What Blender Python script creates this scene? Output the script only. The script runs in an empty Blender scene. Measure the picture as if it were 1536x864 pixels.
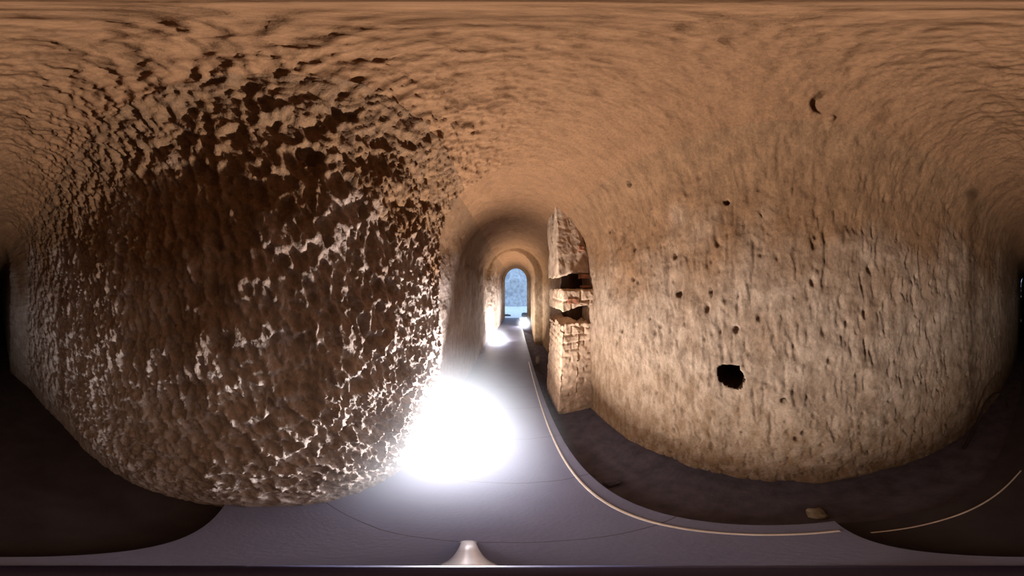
import bpy, bmesh, math, random
import numpy as np
from mathutils import Vector, Matrix

random.seed(7)
scene = bpy.context.scene
C = scene.collection
H = 1.55                       # eye height above the walkway
R = math.radians

# ------------------------------------------------------------------ noise
rng = np.random.default_rng(11)
PERM = np.concatenate([rng.permutation(256)] * 2).astype(np.int64)
GRAD = rng.normal(size=(256, 3)); GRAD /= np.linalg.norm(GRAD, axis=1)[:, None]

def hsh(i, j, k):
    return PERM[(PERM[(PERM[i & 255] + j) & 255] + k) & 255]

def perlin(p):
    i = np.floor(p).astype(np.int64); f = p - i
    u = f * f * f * (f * (f * 6 - 15) + 10)
    out = np.zeros(len(p))
    for a in (0, 1):
        for b in (0, 1):
            for c in (0, 1):
                g = GRAD[hsh(i[:, 0] + a, i[:, 1] + b, i[:, 2] + c)]
                d = g[:, 0] * (f[:, 0] - a) + g[:, 1] * (f[:, 1] - b) + g[:, 2] * (f[:, 2] - c)
                w = (u[:, 0] if a else 1 - u[:, 0]) * (u[:, 1] if b else 1 - u[:, 1]) * (u[:, 2] if c else 1 - u[:, 2])
                out += w * d
    return out * 1.5

def fbm(p, n=4, gain=.5, lac=2.03):
    o = np.zeros(len(p)); a = 1.0; q = p.copy()
    for _ in range(n):
        o += a * perlin(q); q = q * lac + 7.31; a *= gain
    return o

def ridged(p, n=4, gain=.55, lac=2.1):
    o = np.zeros(len(p)); a = 1.0; q = p.copy(); w = np.ones(len(p))
    for _ in range(n):
        r = 1 - np.abs(perlin(q)) * 1.6
        r = np.clip(r, 0, 1) ** 2
        o += a * r * w; w = np.clip(r * 1.6, .25, 1); q = q * lac + 3.7; a *= gain
    return o

JIT = rng.random((256, 3)); CELL = rng.random(256)
def worley(p):
    i = np.floor(p).astype(np.int64)
    best = np.full(len(p), 9.0); cid = np.zeros(len(p))
    for a in (-1, 0, 1):
        for b in (-1, 0, 1):
            for c in (-1, 0, 1):
                h = hsh(i[:, 0] + a, i[:, 1] + b, i[:, 2] + c)
                q = i + np.array([a, b, c]) + JIT[h]
                d = np.sqrt(((p - q) ** 2).sum(1))
                m = d < best
                best = np.where(m, d, best); cid = np.where(m, CELL[h], cid)
    return best, cid

def sstep(a, b, x):
    t = np.clip((x - a) / (b - a), 0, 1)
    return t * t * (3 - 2 * t)

# ------------------------------------------------------------------ object helpers
def link(o, parent=None):
    C.objects.link(o)
    if parent is not None: o.parent = parent
    return o

def mesh_np(name, verts, faces, mat, parent=None, smooth=True):
    me = bpy.data.meshes.new(name)
    faces = np.asarray(faces, dtype=np.int32); k = faces.shape[1]
    me.vertices.add(len(verts)); me.vertices.foreach_set('co', np.asarray(verts, dtype=np.float32).ravel())
    me.loops.add(faces.size); me.loops.foreach_set('vertex_index', faces.ravel())
    me.polygons.add(len(faces))
    me.polygons.foreach_set('loop_start', np.arange(0, faces.size, k, dtype=np.int32))
    if smooth: me.polygons.foreach_set('use_smooth', np.ones(len(faces), dtype=bool))
    me.update(calc_edges=True); me.validate()
    me.materials.append(mat)
    return link(bpy.data.objects.new(name, me), parent)

def bm_obj(name, bm, mat, parent=None, smooth=False):
    me = bpy.data.meshes.new(name); bm.to_mesh(me); bm.free()
    if smooth:
        for p in me.polygons: p.use_smooth = True
    me.materials.append(mat)
    return link(bpy.data.objects.new(name, me), parent)

def thing(name, label, cat, loc=(0, 0, 0), group=None):
    o = bpy.data.objects.new(name, None); o.empty_display_size = .05
    o.location = loc; link(o); o['label'] = label; o['category'] = cat
    if group: o['group'] = group
    return o

def tag(o, label, cat, group=None, kind=None):
    o['label'] = label; o['category'] = cat
    if group: o['group'] = group
    if kind: o['kind'] = kind
    return o

def struct(o, label, cat):
    o['kind'] = 'structure'; o['label'] = label; o['category'] = cat
    return o

def grid_box(lo, hi, res, dispfn=None, warp=None):
    """closed box of fine welded grids, pushed along its normals by dispfn(points, normals)"""
    lo = np.array(lo, float); hi = np.array(hi, float)
    n = np.maximum(1, np.round((hi - lo) / res).astype(int))
    ids = {}; V = []; F = []
    def vid(i, j, k):
        key = (i, j, k)
        if key not in ids:
            ids[key] = len(V); V.append(lo + (hi - lo) * np.array(key) / n)
        return ids[key]
    for ax in range(3):
        b, c = (ax + 1) % 3, (ax + 2) % 3
        for side in (0, n[ax]):
            for p in range(n[b]):
                for q in range(n[c]):
                    idx = []
                    for dp, dq in ((0, 0), (1, 0), (1, 1), (0, 1)):
                        key = [0, 0, 0]; key[ax] = side; key[b] = p + dp; key[c] = q + dq
                        idx.append(vid(*key))
                    F.append(idx if side else idx[::-1])
    V = np.array(V); F = np.array(F)
    N = np.zeros_like(V)
    for ax in range(3):
        N[:, ax] -= (V[:, ax] <= lo[ax] + 1e-6); N[:, ax] += (V[:, ax] >= hi[ax] - 1e-6)
    N /= np.maximum(np.linalg.norm(N, axis=1), 1e-6)[:, None]
    P = V.copy()
    if dispfn is not None: P = P + N * dispfn(V, N)[:, None]
    if warp is not None: P = warp(P)
    return P, F

def tube(pts, rad, seg=10):
    pts = [Vector(p) for p in pts]; V = []; F = []
    for i, p in enumerate(pts):
        t = (pts[min(i + 1, len(pts) - 1)] - pts[max(i - 1, 0)]).normalized()
        a = t.orthogonal().normalized() if abs(t.z) > .95 else t.cross(Vector((0, 0, 1))).normalized()
        b = t.cross(a)
        r = rad[i] if isinstance(rad, (list, tuple)) else rad
        for s in range(seg):
            an = 2 * math.pi * s / seg
            V.append(p + r * (math.cos(an) * a + math.sin(an) * b))
    for i in range(len(pts) - 1):
        for s in range(seg):
            F.append((i * seg + s, i * seg + (s + 1) % seg, (i + 1) * seg + (s + 1) % seg, (i + 1) * seg + s))
    bm = bmesh.new(); vs = [bm.verts.new(v) for v in V]
    for f in F: bm.faces.new([vs[k] for k in f])
    bm.faces.new(vs[:seg][::-1]); bm.faces.new(vs[-seg:])
    bmesh.ops.recalc_face_normals(bm, faces=bm.faces)
    return bm

def catmull(pts, n=8):
    pts = [Vector(p) for p in pts]; out = []
    P = [pts[0]] + pts + [pts[-1]]
    for i in range(1, len(P) - 2):
        for k in range(n):
            t = k / n
            out.append(.5 * ((2 * P[i]) + (-P[i - 1] + P[i + 1]) * t + (2 * P[i - 1] - 5 * P[i] + 4 * P[i + 1] - P[i + 2]) * t * t
                             + (-P[i - 1] + 3 * P[i] - 3 * P[i + 1] + P[i + 2]) * t ** 3))
    out.append(pts[-1]); return out

def box_bm(sx, sy, sz, bev=0.0, at=(0, 0, 0)):
    bm = bmesh.new(); bmesh.ops.create_cube(bm, size=1)
    bmesh.ops.scale(bm, vec=(sx, sy, sz), verts=bm.verts)
    if bev: bmesh.ops.bevel(bm, geom=bm.edges[:], offset=bev, segments=2, affect='EDGES')
    bmesh.ops.translate(bm, vec=at, verts=bm.verts)
    return bm

# ------------------------------------------------------------------ materials
def s2l(c):
    return tuple((x / 255 / 12.92) if x / 255 <= .04045 else ((x / 255 + .055) / 1.055) ** 2.4 for x in c) + (1,)

class MT:
    def __init__(self, name, rough=.9, spec=.2, metal=0):
        self.m = bpy.data.materials.new(name); self.m.use_nodes = True
        self.nt = self.m.node_tree; self.n = self.nt.nodes; self.b = self.n['Principled BSDF']
        self.b.inputs['Roughness'].default_value = rough
        self.b.inputs['Specular IOR Level'].default_value = spec
        self.b.inputs['Metallic'].default_value = metal
        self.geo = self.n.new('ShaderNodeNewGeometry')
    def L(self, a, b): self.nt.links.new(a, b)
    def map(self, scale=(1, 1, 1), rot=(0, 0, 0)):
        mp = self.n.new('ShaderNodeMapping'); mp.inputs['Scale'].default_value = scale
        mp.inputs['Rotation'].default_value = rot
        self.L(self.geo.outputs['Position'], mp.inputs['Vector']); return mp.outputs[0]
    def noise(self, vec, scale, detail=5, rough=.55):
        t = self.n.new('ShaderNodeTexNoise'); t.inputs['Scale'].default_value = scale
        t.inputs['Detail'].default_value = detail; t.inputs['Roughness'].default_value = rough
        self.L(vec, t.inputs['Vector']); return t.outputs['Fac']
    def ramp(self, fac, stops):
        r = self.n.new('ShaderNodeValToRGB'); e = r.color_ramp.elements
        while len(e) > 1: e.remove(e[-1])
        for k, (p, c) in enumerate(stops):
            x = e[0] if k == 0 else e.new(p)
            x.position = p; x.color = c
        self.L(fac, r.inputs[0]); return r.outputs[0]
    def mix(self, fac, a, b, mode='MIX'):
        m = self.n.new('ShaderNodeMix'); m.data_type = 'RGBA'; m.blend_type = mode
        if isinstance(fac, float): m.inputs[0].default_value = fac
        else: self.L(fac, m.inputs[0])
        for s, v in ((6, a), (7, b)):
            if isinstance(v, tuple): m.inputs[s].default_value = v
            else: self.L(v, m.inputs[s])
        return m.outputs[2]
    def math(self, op, a, b=0.0, clamp=False):
        m = self.n.new('ShaderNodeMath'); m.operation = op; m.use_clamp = clamp
        for s, v in ((0, a), (1, b)):
            if isinstance(v, (int, float)): m.inputs[s].default_value = v
            else: self.L(v, m.inputs[s])
        return m.outputs[0]
    def bump(self, h, dist, strength=1.0):
        b = self.n.new('ShaderNodeBump'); b.inputs['Distance'].default_value = dist
        b.inputs['Strength'].default_value = strength
        self.L(h, b.inputs['Height']); self.L(b.outputs[0], self.b.inputs['Normal'])
    def z(self):
        s = self.n.new('ShaderNodeSeparateXYZ'); self.L(self.geo.outputs['Position'], s.inputs[0]); return s.outputs
    def col(self, c):
        if isinstance(c, tuple): self.b.inputs['Base Color'].default_value = c
        else: self.L(c, self.b.inputs['Base Color'])

def rock_material(name, low, high, z0, z1, stain, dirt=.55, bump=.012, foot=0.0):
    t = MT(name, .95, .1)
    pos = t.geo.outputs['Position']
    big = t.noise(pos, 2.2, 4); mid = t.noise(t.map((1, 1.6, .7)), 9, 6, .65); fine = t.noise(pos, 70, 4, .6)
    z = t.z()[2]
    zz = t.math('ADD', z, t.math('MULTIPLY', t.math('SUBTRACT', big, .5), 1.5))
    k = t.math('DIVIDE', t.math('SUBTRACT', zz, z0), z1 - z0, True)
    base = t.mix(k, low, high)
    m = t.ramp(mid, [(.30, (0, 0, 0, 1)), (.62, (1, 1, 1, 1))])
    c = t.mix(t.math('MULTIPLY', t.math('SUBTRACT', 1.0, m), dirt), base, stain)
    if foot:                                                # earth stains rising from the ground
        kf = t.math('DIVIDE', t.math('SUBTRACT', 1.15, t.math('ADD', z, t.math('MULTIPLY', t.math('SUBTRACT', big, .5), 1.2))), 1.1, True)
        c = t.mix(t.math('MULTIPLY', kf, t.math('ADD', t.math('MULTIPLY', t.math('SUBTRACT', 1.0, m), .5), foot), True), c, s2l((112, 84, 54)))
    f = t.ramp(fine, [(.3, (.78, .76, .74, 1)), (.65, (1.08, 1.06, 1.04, 1))])
    c = t.mix(1.0, c, f, 'MULTIPLY')
    t.col(c)
    h = t.math('ADD', t.math('MULTIPLY', mid, 1.0), t.math('MULTIPLY', fine, .35))
    t.bump(h, bump)
    return t.m

M = {}
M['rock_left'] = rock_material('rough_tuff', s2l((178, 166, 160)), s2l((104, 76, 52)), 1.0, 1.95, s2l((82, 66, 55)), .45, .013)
M['rock_right'] = rock_material('smooth_tuff', s2l((154, 133, 113)), s2l((118, 88, 62)), 1.25, 1.95, s2l((80, 58, 40)), .72, .009, .45)
M['rock_vault'] = rock_material('vault_tuff', s2l((132, 97, 69)), s2l((118, 86, 60)), 1.7, 2.4, s2l((84, 59, 40)), .5, .008)

def floor_material():
    t = MT('dark_stone_floor', .55, .3)
    pos = t.geo.outputs['Position']
    a = t.noise(pos, 3, 5); f = t.noise(pos, 60, 4)
    c = t.mix(a, s2l((108, 109, 132)), s2l((132, 133, 156)))
    # joints across the walkway
    y = t.z()[1]
    w = t.noise(t.map((1, .2, 1)), 4, 2)
    yy = t.math('ADD', y, t.math('MULTIPLY', w, .04))
    fr = t.math('FRACT', t.math('DIVIDE', t.math('ADD', yy, 7.46), .575))
    j = t.math('LESS_THAN', t.math('ABSOLUTE', t.math('SUBTRACT', fr, .5)), .0055)
    c = t.mix(j, c, s2l((92, 90, 104)))
    t.col(c)
    t.bump(f, .0015)
    return t.m
M['floor'] = floor_material()
M['floor_shade'] = None

def simple(name, c, rough=.8, spec=.2, metal=0, var=.25, scale=20, bump=.003):
    t = MT(name, rough, spec, metal)
    n = t.noise(t.geo.outputs['Position'], scale, 5)
    lo = tuple(x * (1 - var) for x in c[:3]) + (1,); hi = tuple(min(1, x * (1 + var)) for x in c[:3]) + (1,)
    t.col(t.ramp(n, [(.3, lo), (.7, hi)]))
    if bump: t.bump(n, bump)
    return t.m
M['trench'] = simple('dark_trench_soil', s2l((90, 85, 94)), .95, .05, 0, .25, 9, .012)
M['floor_shade'] = simple('shaded_back_stone', s2l((68, 62, 64)), .7, .2, 0, .2, 5, .003)  # shade on the back floor put into its colour
M['steel'] = simple('worn_steel_edge', s2l((240, 230, 216)), .4, .5, .1, .1, 30, .0005)
M['brick'] = simple('red_brick', s2l((140, 94, 70)), .95, .1, 0, .3, 18, .006)
M['masonry'] = simple('pale_mortared_brick', s2l((176, 148, 122)), .95, .1, 0, .28, 14, .008)
M['masonry_top'] = simple('grey_rubble_mortar', s2l((164, 138, 114)), .95, .1, 0, .3, 12, .010)
M['deep_shade'] = simple('deep_shade_tone', s2l((58, 42, 30)), .98, .05, 0, .3, 10, .01)  # shade of wall hole, pier gaps and passage end put into the colour
M['housing'] = simple('black_lamp_housing', s2l((28, 28, 30)), .5, .4, 0, .1, 30, 0)
M['stand'] = simple('navy_black_stand', s2l((64, 64, 108)), .5, .4, 0, .1, 40, 0)
M['pale_leg'] = simple('pale_glossy_leg', s2l((226, 220, 222)), .3, .5, .2, .05, 40, 0)
M['stone'] = simple('grey_stone', s2l((150, 140, 122)), .95, .1, 0, .25, 20, .01)
M['dark_stone'] = simple('blue_grey_stone', s2l((84, 92, 108)), .95, .1, 0, .2, 8, .01)
M['cable'] = simple('dark_cable_rubber', s2l((40, 28, 20)), .7, .2, 0, .1, 30, 0)
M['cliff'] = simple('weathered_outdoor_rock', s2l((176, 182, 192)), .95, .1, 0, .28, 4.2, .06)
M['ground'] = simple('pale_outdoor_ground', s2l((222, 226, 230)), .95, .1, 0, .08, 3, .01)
def emit(name, col, s):
    m = bpy.data.materials.new(name); m.use_nodes = True
    b = m.node_tree.nodes['Principled BSDF']
    b.inputs['Base Color'].default_value = (.8, .8, .8, 1)
    b.inputs['Emission Color'].default_value = col; b.inputs['Emission Strength'].default_value = s
    return m
M['lens'] = emit('glowing_lamp_lens', (1, .97, .94, 1), 60)

# ------------------------------------------------------------------ the tunnel shell
def prof(table, y):
    t = np.array(table); return np.interp(y, t[:, 0], t[:, 1])
XL = [(-9, -.20), (-3.3, -.21), (-2.6, -.48), (-1.7, -.66), (-.8, -.668), (-.3, -.645), (.0, -.618), (.3, -.606), (.75, -.636), (1.15, -.672), (1.46, -.708), (1.50, -.81),
      (5.10, -.79), (5.18, -.68), (9.1, -.50)]
XR = [(-9, .16), (-4.2, .16), (-2.54, .37), (-1.44, .60), (-.76, .80), (-.22, .91), (.21, .98), (.74, 1.02), (1.87, 1.01), (5.10, .98), (5.18, .72), (9.1, .98)]
ZC = [(-9, 2.1), (-4, 2.25), (-2.6, 2.5), (-1, 2.68), (1.5, 2.70), (5.10, 2.68), (5.18, 2.60), (9.1, 2.62)]
ZS = [(-9, 1.7), (-2.6, 1.9), (-1, 1.85), (1.5, 1.85), (5.1, 1.85), (5.18, 1.88), (9.1, 1.92)]

def seq(*segs):
    out = []
    for a, b, d in segs: out += list(np.arange(a, b - 1e-9, d))
    return np.array(out + [segs[-1][1]])
Y = seq((-9, -2.6, .09), (-2.6, -1.3, .02), (-1.3, 1.44, .0088), (1.44, 1.54, .012), (1.54, 2.9, .02), (2.9, 5.08, .045), (5.08, 5.20, .012), (5.20, 9.1, .05))
ZB = -.16
nL, nA, nR = 200, 230, 210
def section(y):
    xl, xr, zc, zs = prof(XL, y), prof(XR, y), prof(ZC, y), prof(ZS, y)
    cx, rx, rz = (xl + xr) / 2, (xr - xl) / 2, zc - zs
    tl = np.linspace(0, 1, nL, endpoint=False); ta = np.linspace(math.pi, 0, nA); tr = np.linspace(1, 0, nR + 1)[1:]
    x = np.concatenate([np.full(nL, xl), cx + rx * np.cos(ta), np.full(nR, xr)])
    z = np.concatenate([ZB + (zs - ZB) * tl, zs + rz * np.sin(ta), ZB + (zs - ZB) * tr])
    return x, z
ns = nL + nA + nR
G = np.zeros((len(Y), ns, 3))
for i, y in enumerate(Y):
    x, z = section(y); G[i, :, 0] = x; G[i, :, 1] = y; G[i, :, 2] = z
du = np.gradient(G, axis=1)
Nn = np.zeros_like(G)
Nn[..., 0] = du[..., 2]; Nn[..., 2] = -du[..., 0]        # inward, in the section plane
Nn /= np.linalg.norm(Nn, axis=2)[..., None]
P = G.reshape(-1, 3); N = Nn.reshape(-1, 3)
x, y, z = P.T
s_idx = np.tile(np.arange(ns), len(Y)) / ns
left = 1 - sstep(.36, .60, s_idx)                          # 1 on the left wall, 0 from the crown rightwards
right = sstep(.50, .68, s_idx)
near = 1 - sstep(1.46, 1.50, y)
back = 1 - sstep(-3.2, -1.2, y)
# rough picked rock on the left
ca, sa = math.cos(R(16)), math.sin(R(16))
q = np.stack([x * 12, (y * ca + z * sa) * 20.0, (-y * sa + z * ca) * 9.5], 1)
q = q + .40 * np.stack([perlin(P * 9 + 3), perlin(P * 9 + 11), perlin(P * 9 + 23)], 1)
rough = ridged(q, 4, .6) - .9
pw, pc = worley(np.stack([x * 12, (y * ca + z * sa) * 17, (-y * sa + z * ca) * 11], 1))
pitl = -(1 - sstep(.15, .55, pw)) * (pc > .45)
big = fbm(P * 2.2, 3)
fine = fbm(P * 45, 3)
wp = .45 * np.stack([perlin(P * 7 + 31), perlin(P * 7 + 47), perlin(P * 7 + 59)], 1)
def honey(f, seed):
    c, i_ = worley(np.stack([x * f * .8, (y * ca + z * sa) * f * 1.15, (-y * sa + z * ca) * f * .72], 1) + wp * (f / 13) + seed)
    return -(1 - sstep(.08, .70, c)) * (.25 + .75 * i_)
d_left = .048 * (honey(12, 0) + .3) + .022 * (honey(26, 9.7) + .3) + .016 * (rough + .12) + .024 * big + .014 * fbm(P * 6.0 + 4, 2) + .010 * fine
zfade = .35 + .65 * sstep(.0, .35, z)
# smoother chiselled rock on the right
ch = fbm(np.stack([x * 5, y * 26, z * 5.5], 1), 3)
groove = -sstep(.18, .55, ch)
rw, rc = worley(np.stack([x * 11, y * 13, z * 9], 1))
rw2, rc2 = worley(np.stack([x * 22, y * 27, z * 17], 1) + 5.5)
pitr = -(1 - sstep(.08, .34, rw)) * (rc > .80) - .45 * (1 - sstep(.10, .40, rw2)) * (rc2 > .78)
d_right = .022 * big + .010 * groove + .012 * fbm(P * 7, 3) + .022 * pitr + .003 * fine
# the vault: pick marks running round the arch
vm = fbm(np.stack([x * 9, y * 24, z * 9], 1), 3)
d_vault = .022 * big + .010 * fbm(P * 8, 4) - .007 * sstep(.1, .6, vm) + .003 * fine
wl = left; wr = right; wv = np.clip(1 - wl - wr, 0, 1)
d = wl * d_left * zfade + wr * d_right + wv * d_vault
far = sstep(1.46, 1.52, y)
d_far = .02 * big + .010 * fbm(P * 6, 3) + .003 * fine
d = d * (1 - far) + far * (d_far * wl + d_right * .6 * wr + d_far * wv)
d = d * (1 - .5 * back)
# individual holes and lumps in the rock: (x, y, z, half width, half height, depth)
def ray(px, py, rwall):
    lon = R((px - 768) * 360 / 1536); lat = R((432 - py) * 180 / 864)
    return np.array([rwall * math.sin(lon), rwall * math.cos(lon), H + rwall * math.tan(lat)])
holes = [(*ray(1097, 567, 1.0), .085, .082, -.22), (*ray(1090, 304, 1.0), .018, .016, -.05), (*ray(952, 279, 1.32), .026, .022, -.06),
         (*ray(1012, 441, 1.15), .024, .020, -.045), (*ray(1105, 494, 1.0), .020, .022, -.035), (*ray(1066, 438, 1.05), .010, .030, -.03),
         (*ray(1176, 598, .95), .022, .018, -.04), (*ray(918, 347, 1.75), .02, .03, -.04), (*ray(1390, 320, .95), .015, .05, -.035),
         (*ray(462, 236, .62), .055, .045, -.06), (*ray(60, 232, 1.3), .035, .055, -.08), (*ray(1255, 130, .50), .045, .05, -.045), (*ray(1305, 132, .47), .07, .07, .05),
         (*ray(1531, 212, 1.75), .06, .07, -.14)]
nz = perlin(P * 15) + .4 * perlin(P * 33)
HOLE = np.zeros(len(P))
for hx, hy, hz, hw, hh, dep in holes:
    r2 = np.sqrt(((y - hy) / hw) ** 2 + ((z - hz) / hh) ** 2 + ((x - hx) / max(.25, hw * 2)) ** 2) + .28 * nz
    hd = dep * (1 - sstep(.80, 1.10, r2)); d += hd
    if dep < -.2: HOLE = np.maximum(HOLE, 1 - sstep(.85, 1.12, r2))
P2 = (P + N * d[:, None]).reshape(len(Y), ns, 3)
# the foot of the left wall runs out a little into the walkway
def patch(name, a, b, mat, label, cat):
    sub = P2[:, a:b + 1]; nv = b + 1 - a
    ii, jj = np.meshgrid(np.arange(len(Y) - 1), np.arange(nv - 1), indexing='ij')
    v = (ii * nv + jj).ravel()
    F = np.stack([v, v + 1, v + nv + 1, v + nv], 1)[:, ::-1]
    o = mesh_np(name, sub.reshape(-1, 3), F, mat); o.data.materials.append(M['deep_shade'])
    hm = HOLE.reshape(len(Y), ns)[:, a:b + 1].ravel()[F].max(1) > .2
    o.data.polygons.foreach_set('material_index', hm.astype(np.int32))  # faces inside the big hole get its shade as a dark colour
    return struct(o, label, cat)
a1 = nL + int(nA * .26); a2 = nL + int(nA * .74)
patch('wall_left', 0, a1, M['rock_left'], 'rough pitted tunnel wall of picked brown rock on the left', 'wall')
patch('ceiling', a1, a2, M['rock_vault'], 'barrel vault of brown chiselled rock overhead', 'ceiling')
patch('wall_right', a2, ns - 1, M['rock_right'], 'smoother pale brown rock wall on the right with small pits and one dark hole', 'wall')

# back end of the passage
xe, ze = section(-9.0)
bm = bmesh.new(); vs = [bm.verts.new((a, -9.0, c)) for a, c in zip(xe[::6], ze[::6])]; bm.faces.new(vs)
bmesh.ops.triangulate(bm, faces=bm.faces)
struct(bm_obj('wall_back', bm, M['deep_shade']), 'dark end of the narrow passage behind', 'wall')

# far end wall with the round headed opening
xs9, zs9 = P2[-1, :, 0], P2[-1, :, 2]
ox0, ox1, ozs, ozc = -.41, .87, 1.88, 2.56
tl = np.linspace(0, 1, nL, endpoint=False); ta = np.linspace(math.pi, 0, nA); tr = np.linspace(1, 0, nR + 1)[1:]
oxx = np.concatenate([np.full(nL, ox0), (ox0 + ox1) / 2 + (ox1 - ox0) / 2 * np.cos(ta), np.full(nR, ox1)])
ozz = np.concatenate([ZB + (ozs - ZB) * tl, ozs + (ozc - ozs) * np.sin(ta), ZB + (ozs - ZB) * tr])
rings = [np.stack([xs9, np.full(ns, 9.1), zs9], 1), np.stack([oxx * .985 + .006, np.full(ns, 9.12), ozz], 1),
         np.stack([oxx, np.full(ns, 9.16), ozz], 1), np.stack([oxx, np.full(ns, 9.45), ozz], 1)]
big9 = np.stack([(oxx - .24) * 9 + .24, np.full(ns, 9.47), (ozz - ZB) * 2.4 + ZB], 1)
rings.append(big9)
V = np.concatenate(rings); F = []
for r_ in range(len(rings) - 1):
    for j in range(ns - 1):
        F.append((r_ * ns + j, (r_ + 1) * ns + j, (r_ + 1) * ns + j + 1, r_ * ns + j + 1))
struct(mesh_np('wall_end', V, F, M['rock_right']), 'end wall of the tunnel pierced by the round headed opening', 'wall')

# ------------------------------------------------------------------ floor, trench, outdoors
def slab(name, outline, ztop, zbot, mat, label, res=None):
    bm = bmesh.new()
    top = [bm.verts.new((px, py, ztop)) for px, py in outline]; bot = [bm.verts.new((px, py, zbot)) for px, py in outline]
    bm.faces.new(top); bm.faces.new(bot[::-1])
    for i in range(len(outline)):
        j = (i + 1) % len(outline); bm.faces.new((top[j], top[i], bot[i], bot[j]))
    bmesh.ops.recalc_face_normals(bm, faces=bm.faces)
    return struct(bm_obj(name, bm, mat), label, 'floor')
TD = -.12; SHADE_STEP = -.075  # step down behind is added to cut lamp light off the back floor
slab('floor', [(-.95, -.10), (.44, -.19), (.44, 9.46), (-.95, 9.46)], 0, -.2, M['floor'], 'smooth dark grey stone walkway along the tunnel')
slab('floor_back', [(-.75, -9.2), (-.30, -9.2), (.06, -2.4), (.245, -.80), (.44, -.19), (-.95, -.10)], SHADE_STEP, -.2, M['floor_shade'], 'lower walkway behind the added step, shade put into its dark colour')
bm = bmesh.new()
nx, ny = 14, 190
gv = [[bm.verts.new((-.9 + 2.3 * i / nx, -9.2 + 18.65 * j / ny, TD + .012 * math.sin(i * 2.3 + j * 1.1) + .012 * random.random())) for i in range(nx + 1)] for j in range(ny + 1)]
for j in range(ny):
    for i in range(nx): bm.faces.new((gv[j][i], gv[j][i + 1], gv[j + 1][i + 1], gv[j + 1][i]))
bmesh.ops.translate(bm, vec=(0, 0, 0), verts=bm.verts)
struct(bm_obj('floor_trench', bm, M['trench'], smooth=True), 'dark earth trench between walkway and right wall', 'floor')

bm = bmesh.new()
nx, ny = 40, 40
def gz(px, py): return -.005 + .03 * math.sin(px * 1.7 + py) * math.sin(py * 2.1 - px) * min(1, max(0, (py - 9.6)))
gv = [[bm.verts.new((-12 + 24 * i / nx, 9.44 + 7.5 * j / ny, gz(-12 + 24 * i / nx, 9.44 + 7.5 * j / ny))) for i in range(nx + 1)] for j in range(ny + 1)]
for j in range(ny):
    for i in range(nx): bm.faces.new((gv[j][i], gv[j][i + 1], gv[j + 1][i + 1], gv[j + 1][i]))
struct(bm_obj('ground', bm, M['ground'], smooth=True), 'pale daylit ground outside the opening', 'ground')
nu, nv = 120, 50
V = []
for j in range(nv + 1):
    for i in range(nu + 1): V.append((-12 + 24 * i / nu, 15.3, -.1 + 6.5 * j / nv))
V = np.array(V); V[:, 1] += .35 * fbm(V * .9, 4) * sstep(.1, 1, V[:, 2]) + .05 * V[:, 2]
ii, jj = np.meshgrid(np.arange(nv), np.arange(nu), indexing='ij'); v0 = (ii * (nu + 1) + jj).ravel()
struct(mesh_np('wall_outside', V, np.stack([v0, v0 + 1, v0 + nu + 2, v0 + nu + 1], 1), M['cliff']), 'bluish daylit rock face seen through the opening', 'wall')

# ------------------------------------------------------------------ steel edging strips on the walkway
def strip(pts, w, t_, z0, label):
    bm = bmesh.new(); L_ = []
    for i, p in enumerate(pts):
        a = pts[max(i - 1, 0)]; b = pts[min(i + 1, len(pts) - 1)]
        tx, ty = b[0] - a[0], b[1] - a[1]; l = math.hypot(tx, ty); nx_, ny_ = -ty / l, tx / l
        L_.append([bm.verts.new((p[0] + nx_ * s * w / 2, p[1] + ny_ * s * w / 2, z0 + h)) for s, h in ((-1, 0), (-1, t_ * .7), (-.6, t_), (.6, t_), (1, t_ * .7), (1, 0))])
    for i in range(len(pts) - 1):
        for k in range(6): bm.faces.new((L_[i][k], L_[i][(k + 1) % 6], L_[i + 1][(k + 1) % 6], L_[i + 1][k]))
    bm.faces.new(L_[0]); bm.faces.new(L_[-1][::-1])
    bmesh.ops.recalc_face_normals(bm, faces=bm.faces)
    return tag(bm_obj('edging_strip', bm, M['steel']), label, 'edging strip', 'metal edging strips on the walkway')
strip([(.352, -.165), (.355, .3), (.358, 1.0), (.365, 2.0), (.372, 3.6)], .015, .009, 0, 'long bright metal edging strip running ahead along the walkway edge')
strip([(.315, -.23), (.245, -.45), (.16, -.68), (.06, -.95), (.02, -1.05)], .010, .008, SHADE_STEP, 'short dim metal edging strip bending away behind the added step in the walkway')

# ------------------------------------------------------------------ brick pier
pier = thing('brick_pier', 'rough brick pier standing against the right wall with a jutting ledge and dark gaps', 'pier', (.79, 2.25, TD))
def local(P_): return P_ - np.array([.79, 2.25, TD])
def brickdisp(course, length, amp, noise_amp, wear):
    def f(V, N):
        u = np.where(np.abs(N[:, 0]) > .5, V[:, 1], V[:, 0]); w = V[:, 2] + .008 * perlin(V * 5)
        row = np.floor(w / course); fz = np.abs(w / course - row - .5) * 2
        fu = np.abs(((u / length + .5 * (row % 2)) % 1) - .5) * 2
        g = np.maximum(sstep(.72, .95, fz), sstep(.88, .98, fu))
        m = sstep(-.25, .35, fbm(V * 4.5 + 5, 2) + wear(V))
        rj = perlin(np.stack([np.floor(u / length + .5 * (row % 2)) * 3.7 + .3, row * 1.9 + .4, V[:, 0] * 0], 1))
        return -amp * g * m + .010 * rj * m + noise_amp * fbm(V * 9, 4) + .004 * fbm(V * 50, 2)
    return f
def warp_lower(Q):
    t = np.clip((Q[:, 2] - TD) / 1.25, 0, 1); e = sstep(.85, .55, Q[:, 0])
    Q[:, 0] += .06 * t * (Q[:, 0] < .8)
    top = Q[:, 2] > 1.05
    Q[:, 2] += top * (.06 * fbm(Q * 7, 3))
    return Q
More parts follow.
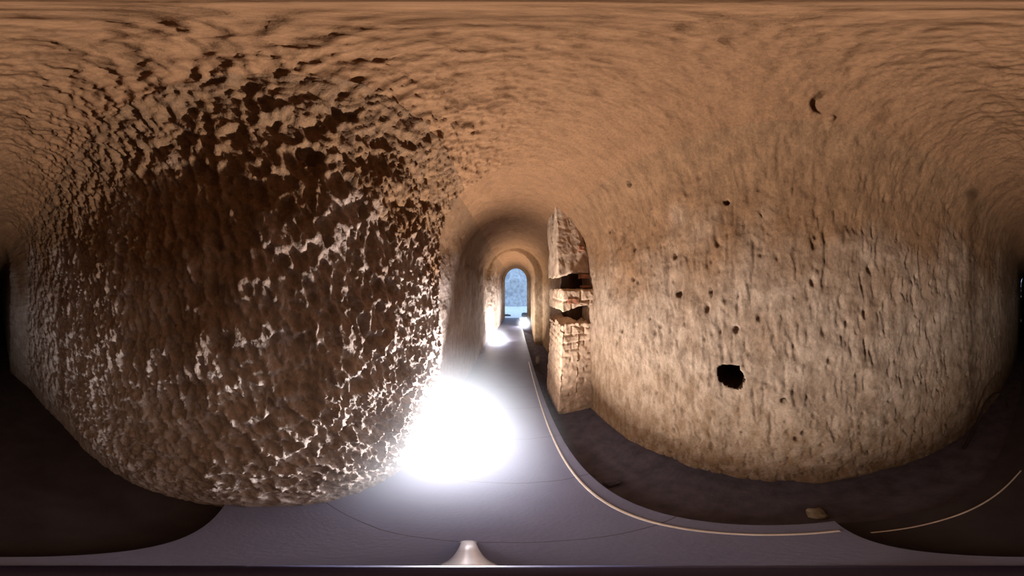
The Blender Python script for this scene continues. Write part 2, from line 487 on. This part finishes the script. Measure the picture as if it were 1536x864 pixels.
Vq, Fq = grid_box((.565, 1.93, TD - .02), (1.10, 2.62, 1.13), .014, brickdisp(.083, .23, .020, .012, lambda V: (V[:, 2] - .55) * 1.2), warp_lower)
mesh_np('brick_base', local(Vq), Fq, M['masonry'], pier)
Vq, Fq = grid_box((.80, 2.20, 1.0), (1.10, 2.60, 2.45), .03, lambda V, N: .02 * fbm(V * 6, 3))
o = mesh_np('mortar_core', local(Vq), Fq, M['deep_shade'], pier); o['label'] = 'recessed mortar, gap shade put into its dark colour'
def warp_ledge(Q):
    low = sstep(1.40, 1.29, Q[:, 2])
    Q[:, 2] += low * .055 * sstep(.62, .85, Q[:, 0]) + .006 * fbm(Q * 12, 2)
    return Q
Vq, Fq = grid_box((.605, 1.87, 1.29), (1.08, 2.60, 1.545), .012, brickdisp(.128, .24, .014, .008, lambda V: .35 + 0 * V[:, 2]), warp_ledge)
ledge = mesh_np('brick_ledge', local(Vq), Fq, M['masonry'], pier)
ledge['label'] = 'jutting ledge of two brick courses'
def brick(lo, hi, parent):
    Vq, Fq = grid_box(lo, hi, .01, lambda V, N: -.004 + .006 * fbm(V * 18, 3))
    o = mesh_np('brick', local(Vq), Fq, M['brick'], parent); o['label'] = 'bare red brick'; return o
brick((.660, 1.858, 1.375), (.815, 1.97, 1.440), ledge)
brick((.88, 1.955, 1.66), (1.03, 2.06, 1.72), pier)
brick((.89, 1.93, 1.550), (1.05, 2.03, 1.585), pier)
brick((.86, 1.985, 2.00), (.95, 2.08, 2.06), pier)
def warp_upper(Q):
    t = np.clip((Q[:, 2] - 1.72) / .7, 0, 1)
    front = Q[:, 1] < 2.25
    Q[:, 1] += front * (-.04 + .10 * t) ; Q[:, 0] += (Q[:, 0] < .75) * (.03 * perlin(Q * 4))
    bot = Q[:, 2] < 1.80
    Q[:, 2] += bot * (-.06 * sstep(.85, .55, Q[:, 0]) + .03 * perlin(Q * 9))
    return Q
Vq, Fq = grid_box((.575, 2.01, 1.74), (1.08, 2.56, 2.60), .015, lambda V, N: .010 * fbm(V * np.array([9, 9, 4]), 3) + .005 * fbm(V * 42, 2), warp_upper)
o = mesh_np('rubble_head', local(Vq), Fq, M['masonry_top'], pier); o['label'] = 'mortared rubble reaching up to the vault'

# ------------------------------------------------------------------ floodlights
def floodlight(loc, aim, label, energy, size, scale, col, spread=180, added_baffle=False):
    t = thing('floodlight', label, 'floodlight', loc, 'floodlights on the tunnel floor')
    d = Vector(aim).normalized(); q_ = d.to_track_quat('Z', 'Y').to_matrix().to_4x4()
    c = Vector((0, 0, .085 * scale)); X = Matrix.Translation(c) @ q_
    def put(bm): bmesh.ops.transform(bm, matrix=X, verts=bm.verts); return bm
    # housing: a shallow finned tray, open in front
    bm = bmesh.new()
    w, h, dp = .085 * scale, .065 * scale, .045 * scale
    for (sx, sy, sz, px, py, pz) in ((2 * w, 2 * h, .008, 0, 0, -dp), (.008, 2 * h, dp, -w, 0, -dp / 2), (.008, 2 * h, dp, w, 0, -dp / 2), (2 * w, .008, dp, 0, -h, -dp / 2), (2 * w, .008, dp, 0, h, -dp / 2)):
        g = bmesh.ops.create_cube(bm, size=1)['verts']
        bmesh.ops.scale(bm, vec=(sx, sy, sz), verts=g); bmesh.ops.translate(bm, vec=(px, py, pz), verts=g)
    for k in range(7):
        g = bmesh.ops.create_cube(bm, size=1)['verts']
        bmesh.ops.scale(bm, vec=(.004, 1.7 * h, .018 * scale), verts=g); bmesh.ops.translate(bm, vec=(-w * .8 + k * w * 1.6 / 6, 0, -dp - .009 * scale), verts=g)
    bm_obj('housing', put(bm), M['housing'], t)
    bm_obj('lens', put(box_bm(2 * w - .012, 2 * h - .012, .006, .002, (0, 0, -.006))), M['lens'], t)
    # U bracket standing on the floor
    ax = (q_.to_3x3() @ Vector((1, 0, 0))); ax.z = 0; ax.normalize()
    pts = [c + ax * (w + .012), Vector((0, 0, .006)) + ax * (w + .012), Vector((0, 0, .006)) - ax * (w + .012), c - ax * (w + .012)]
    bm_obj('bracket', tube(pts, .005 * scale, 8), M['housing'], t)
    if added_baffle:  # unseen plate added to keep the lamp's light off the far tunnel
        bm = box_bm(.27, .004, .29, .001, (-.065, .070, .125))
        bmesh.ops.rotate(bm, cent=(0, .070, -.02), matrix=Matrix.Rotation(-R(6), 3, 'X'), verts=bm.verts)
        bmesh.ops.translate(bm, vec=c, verts=bm.verts)
        bm_obj('added_baffle', bm, M['housing'], t)
    ld = bpy.data.lights.new('lamp', 'AREA'); ld.shape = 'DISK'; ld.size = size; ld.energy = energy; ld.color = col; ld.spread = R(spread)
    lo = bpy.data.objects.new('lamp', ld); link(lo)
    lo.location = Vector(loc) + c + d * .006
    lo.rotation_euler = (-d).to_track_quat('Z', 'Y').to_euler()
    return t
floodlight((-.47, 1.44, 0), (.03, -.10, .99), 'nearest floodlight, glaring white on the floor beside the rough left wall', 150, .11, 1.0, (1, .965, .965), 170, True)
floodlight((-.48, 4.95, 0), (.25, .60, .76), 'middle floodlight of the three, a small white star on the floor by the left wall', 125, .10, .9, (1, .94, .84), 150)
floodlight((.60, 7.33, 0), (-.5, -.45, .74), 'farthest floodlight, a small white glow by the right wall near the round headed opening', 60, .10, .9, (1, .95, .88), 160)

# lens flare put in as emissive volumes round the floodlights
def flare(center, radii, dens, power, label):
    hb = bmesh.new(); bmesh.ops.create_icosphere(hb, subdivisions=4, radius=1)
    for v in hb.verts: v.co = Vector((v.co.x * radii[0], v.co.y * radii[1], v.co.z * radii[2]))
    hm = bpy.data.materials.new('flare_glow'); hm.use_nodes = True
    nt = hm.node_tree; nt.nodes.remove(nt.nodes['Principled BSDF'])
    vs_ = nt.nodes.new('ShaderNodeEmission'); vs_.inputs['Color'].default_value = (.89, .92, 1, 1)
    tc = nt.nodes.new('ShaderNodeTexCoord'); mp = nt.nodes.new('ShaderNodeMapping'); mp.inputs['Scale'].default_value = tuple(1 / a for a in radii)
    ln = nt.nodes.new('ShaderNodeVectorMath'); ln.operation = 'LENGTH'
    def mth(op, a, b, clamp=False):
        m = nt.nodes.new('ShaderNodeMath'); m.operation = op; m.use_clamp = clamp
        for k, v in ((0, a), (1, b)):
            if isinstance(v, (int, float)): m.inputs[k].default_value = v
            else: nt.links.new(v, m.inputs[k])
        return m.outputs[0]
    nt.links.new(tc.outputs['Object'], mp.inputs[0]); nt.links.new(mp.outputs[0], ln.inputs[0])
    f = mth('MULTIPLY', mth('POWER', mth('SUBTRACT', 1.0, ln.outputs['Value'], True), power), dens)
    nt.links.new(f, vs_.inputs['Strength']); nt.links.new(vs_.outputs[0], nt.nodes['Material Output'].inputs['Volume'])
    o = bm_obj('flare', hb, hm, smooth=True); o.location = center
    return tag(o, label, 'flare', kind='stuff')
flare((-.50, 1.15, .34), (1.0, 1.04, .92), 6.2, 2.4, 'added white flare glow round the nearest floodlight on the floor')
flare((-.46, 4.90, .12), (.62, .62, .55), 17, 3.5, 'added small pale flare round the middle floodlight')
flare((.56, 7.28, .12), (.55, .55, .45), 17, 3.5, 'added small pale flare round the farthest floodlight')

# ------------------------------------------------------------------ small things
def boulder(name, loc, size, mat, label, cat, group=None, seed=0):
    bm = bmesh.new(); bmesh.ops.create_icosphere(bm, subdivisions=4, radius=1)
    V = np.array([v.co[:] for v in bm.verts]); f = 1 + .30 * fbm(V * 1.1 + seed * 5.3, 4)
    V = np.sign(V) * np.abs(V) ** .8 * f[:, None] * np.array(size) / 2
    V[:, 2] -= V[:, 2].min()
    for v, c in zip(bm.verts, V): v.co = c
    o = bm_obj(name, bm, mat, smooth=True); o.location = loc
    return tag(o, label, cat, group)
boulder('stone', (.56, -.17, TD), (.11, .07, .05), M['stone'], 'pale loose stone lying in the dark trench close below the viewpoint', 'stone', 'stones in the trench', 1)
boulder('stone', (.60, 3.75, TD), (.10, .09, .17), M['stone'], 'small upright grey stone in the trench beyond the brick pier', 'stone', 'stones in the trench', 2)
boulder('stone', (.53, .75, TD), (.09, .07, .04), M['trench'], 'small dark stone lying in the trench in front of the brick pier', 'stone', 'stones in the trench', 3)
boulder('stone', (-.30, 10.15, -.02), (.42, .25, .10), M['dark_stone'], 'low dark stone on the ground outside, left side of the opening', 'stone', 'stones outside the opening', 4)
boulder('stone', (.80, 9.85, -.02), (.50, .3, .22), M['dark_stone'], 'larger dark stone on the ground outside, right side of the opening', 'stone', 'stones outside the opening', 5)

cable_pts = [(.50, -1.28, TD + .02), (.47, -1.42, .02), (.435, -1.60, .18), (.41, -1.72, .27), (.365, -1.86, .30), (.30, -1.95, .28), (.25, -2.02, .2), (.22, -2.1, -.04)]
tag(bm_obj('cable', tube(catmull(cable_pts, 8), .014, 10), M['cable'], smooth=True), 'dark cable arching up out of the trench at the foot of the right wall behind', 'cable')

# slender camera stand under the viewpoint
st = thing('camera_stand', 'slender dark camera stand with a pale front leg on the walkway at the very bottom', 'camera stand', (0, 0, 0))
bm_obj('pole', tube([(0, 0, .095), (0, 0, .75), (0, 0, .76), (0, 0, 1.22)], [.013, .013, .010, .010], 16), M['stand'], st, True)
bm_obj('head', tube([(0, 0, 1.22), (0, 0, 1.235), (0, 0, 1.27), (0, 0, 1.28)], [.010, .016, .016, .012], 20), M['stand'], st, True)
bm_obj('base', tube([(0, 0, .001), (0, 0, .010), (0, 0, .016), (0, 0, .022), (0, 0, .10)], [.080, .080, .074, .022, .016], 32), M['stand'], st)
u = Vector((math.sin(R(-15.3)), math.cos(R(-15.3)), 0))
leg = bm_obj('support_leg', tube([u * .012 + Vector((0, 0, .16)), u * .10 + Vector((0, 0, .075)), u * .20 + Vector((0, 0, .040)), u * .285 + Vector((0, 0, .020))], [.012, .016, .015, .013], 14), M['pale_leg'], st, True)
leg['label'] = 'pale glossy leg'
bm_obj('rubber_foot', tube([u * .28 + Vector((0, 0, .024)), u * .288 + Vector((0, 0, .001))], [.014, .016], 12), M['pale_leg'], leg)

# ------------------------------------------------------------------ daylight outside
w = bpy.data.worlds.new('sky'); scene.world = w; w.use_nodes = True
bg = w.node_tree.nodes['Background']
bg.inputs[0].default_value = (.52, .73, 1.0, 1); bg.inputs[1].default_value = 2.6

# ------------------------------------------------------------------ camera
cd = bpy.data.cameras.new('camera'); cam = bpy.data.objects.new('camera', cd); link(cam)
cam.location = (0, 0, H); cam.rotation_euler = (R(90), 0, 0)
cd.type = 'PANO'
cd.panorama_type = 'EQUIRECTANGULAR'
for holder in (cd,):
    for k, v in (('latitude_min', -R(90)), ('latitude_max', R(90)), ('longitude_min', -R(180)), ('longitude_max', R(180))):
        try: setattr(holder, k, v)
        except Exception: pass
cd.clip_start = .01; cd.clip_end = 200
scene.camera = cam

scene.view_settings.view_transform = 'Standard'
scene.view_settings.look = 'None'
scene.view_settings.exposure = 0.1
cy = scene.cycles
cy.use_denoising = True
cy.max_bounces = 8; cy.diffuse_bounces = 5; cy.sample_clamp_indirect = 6
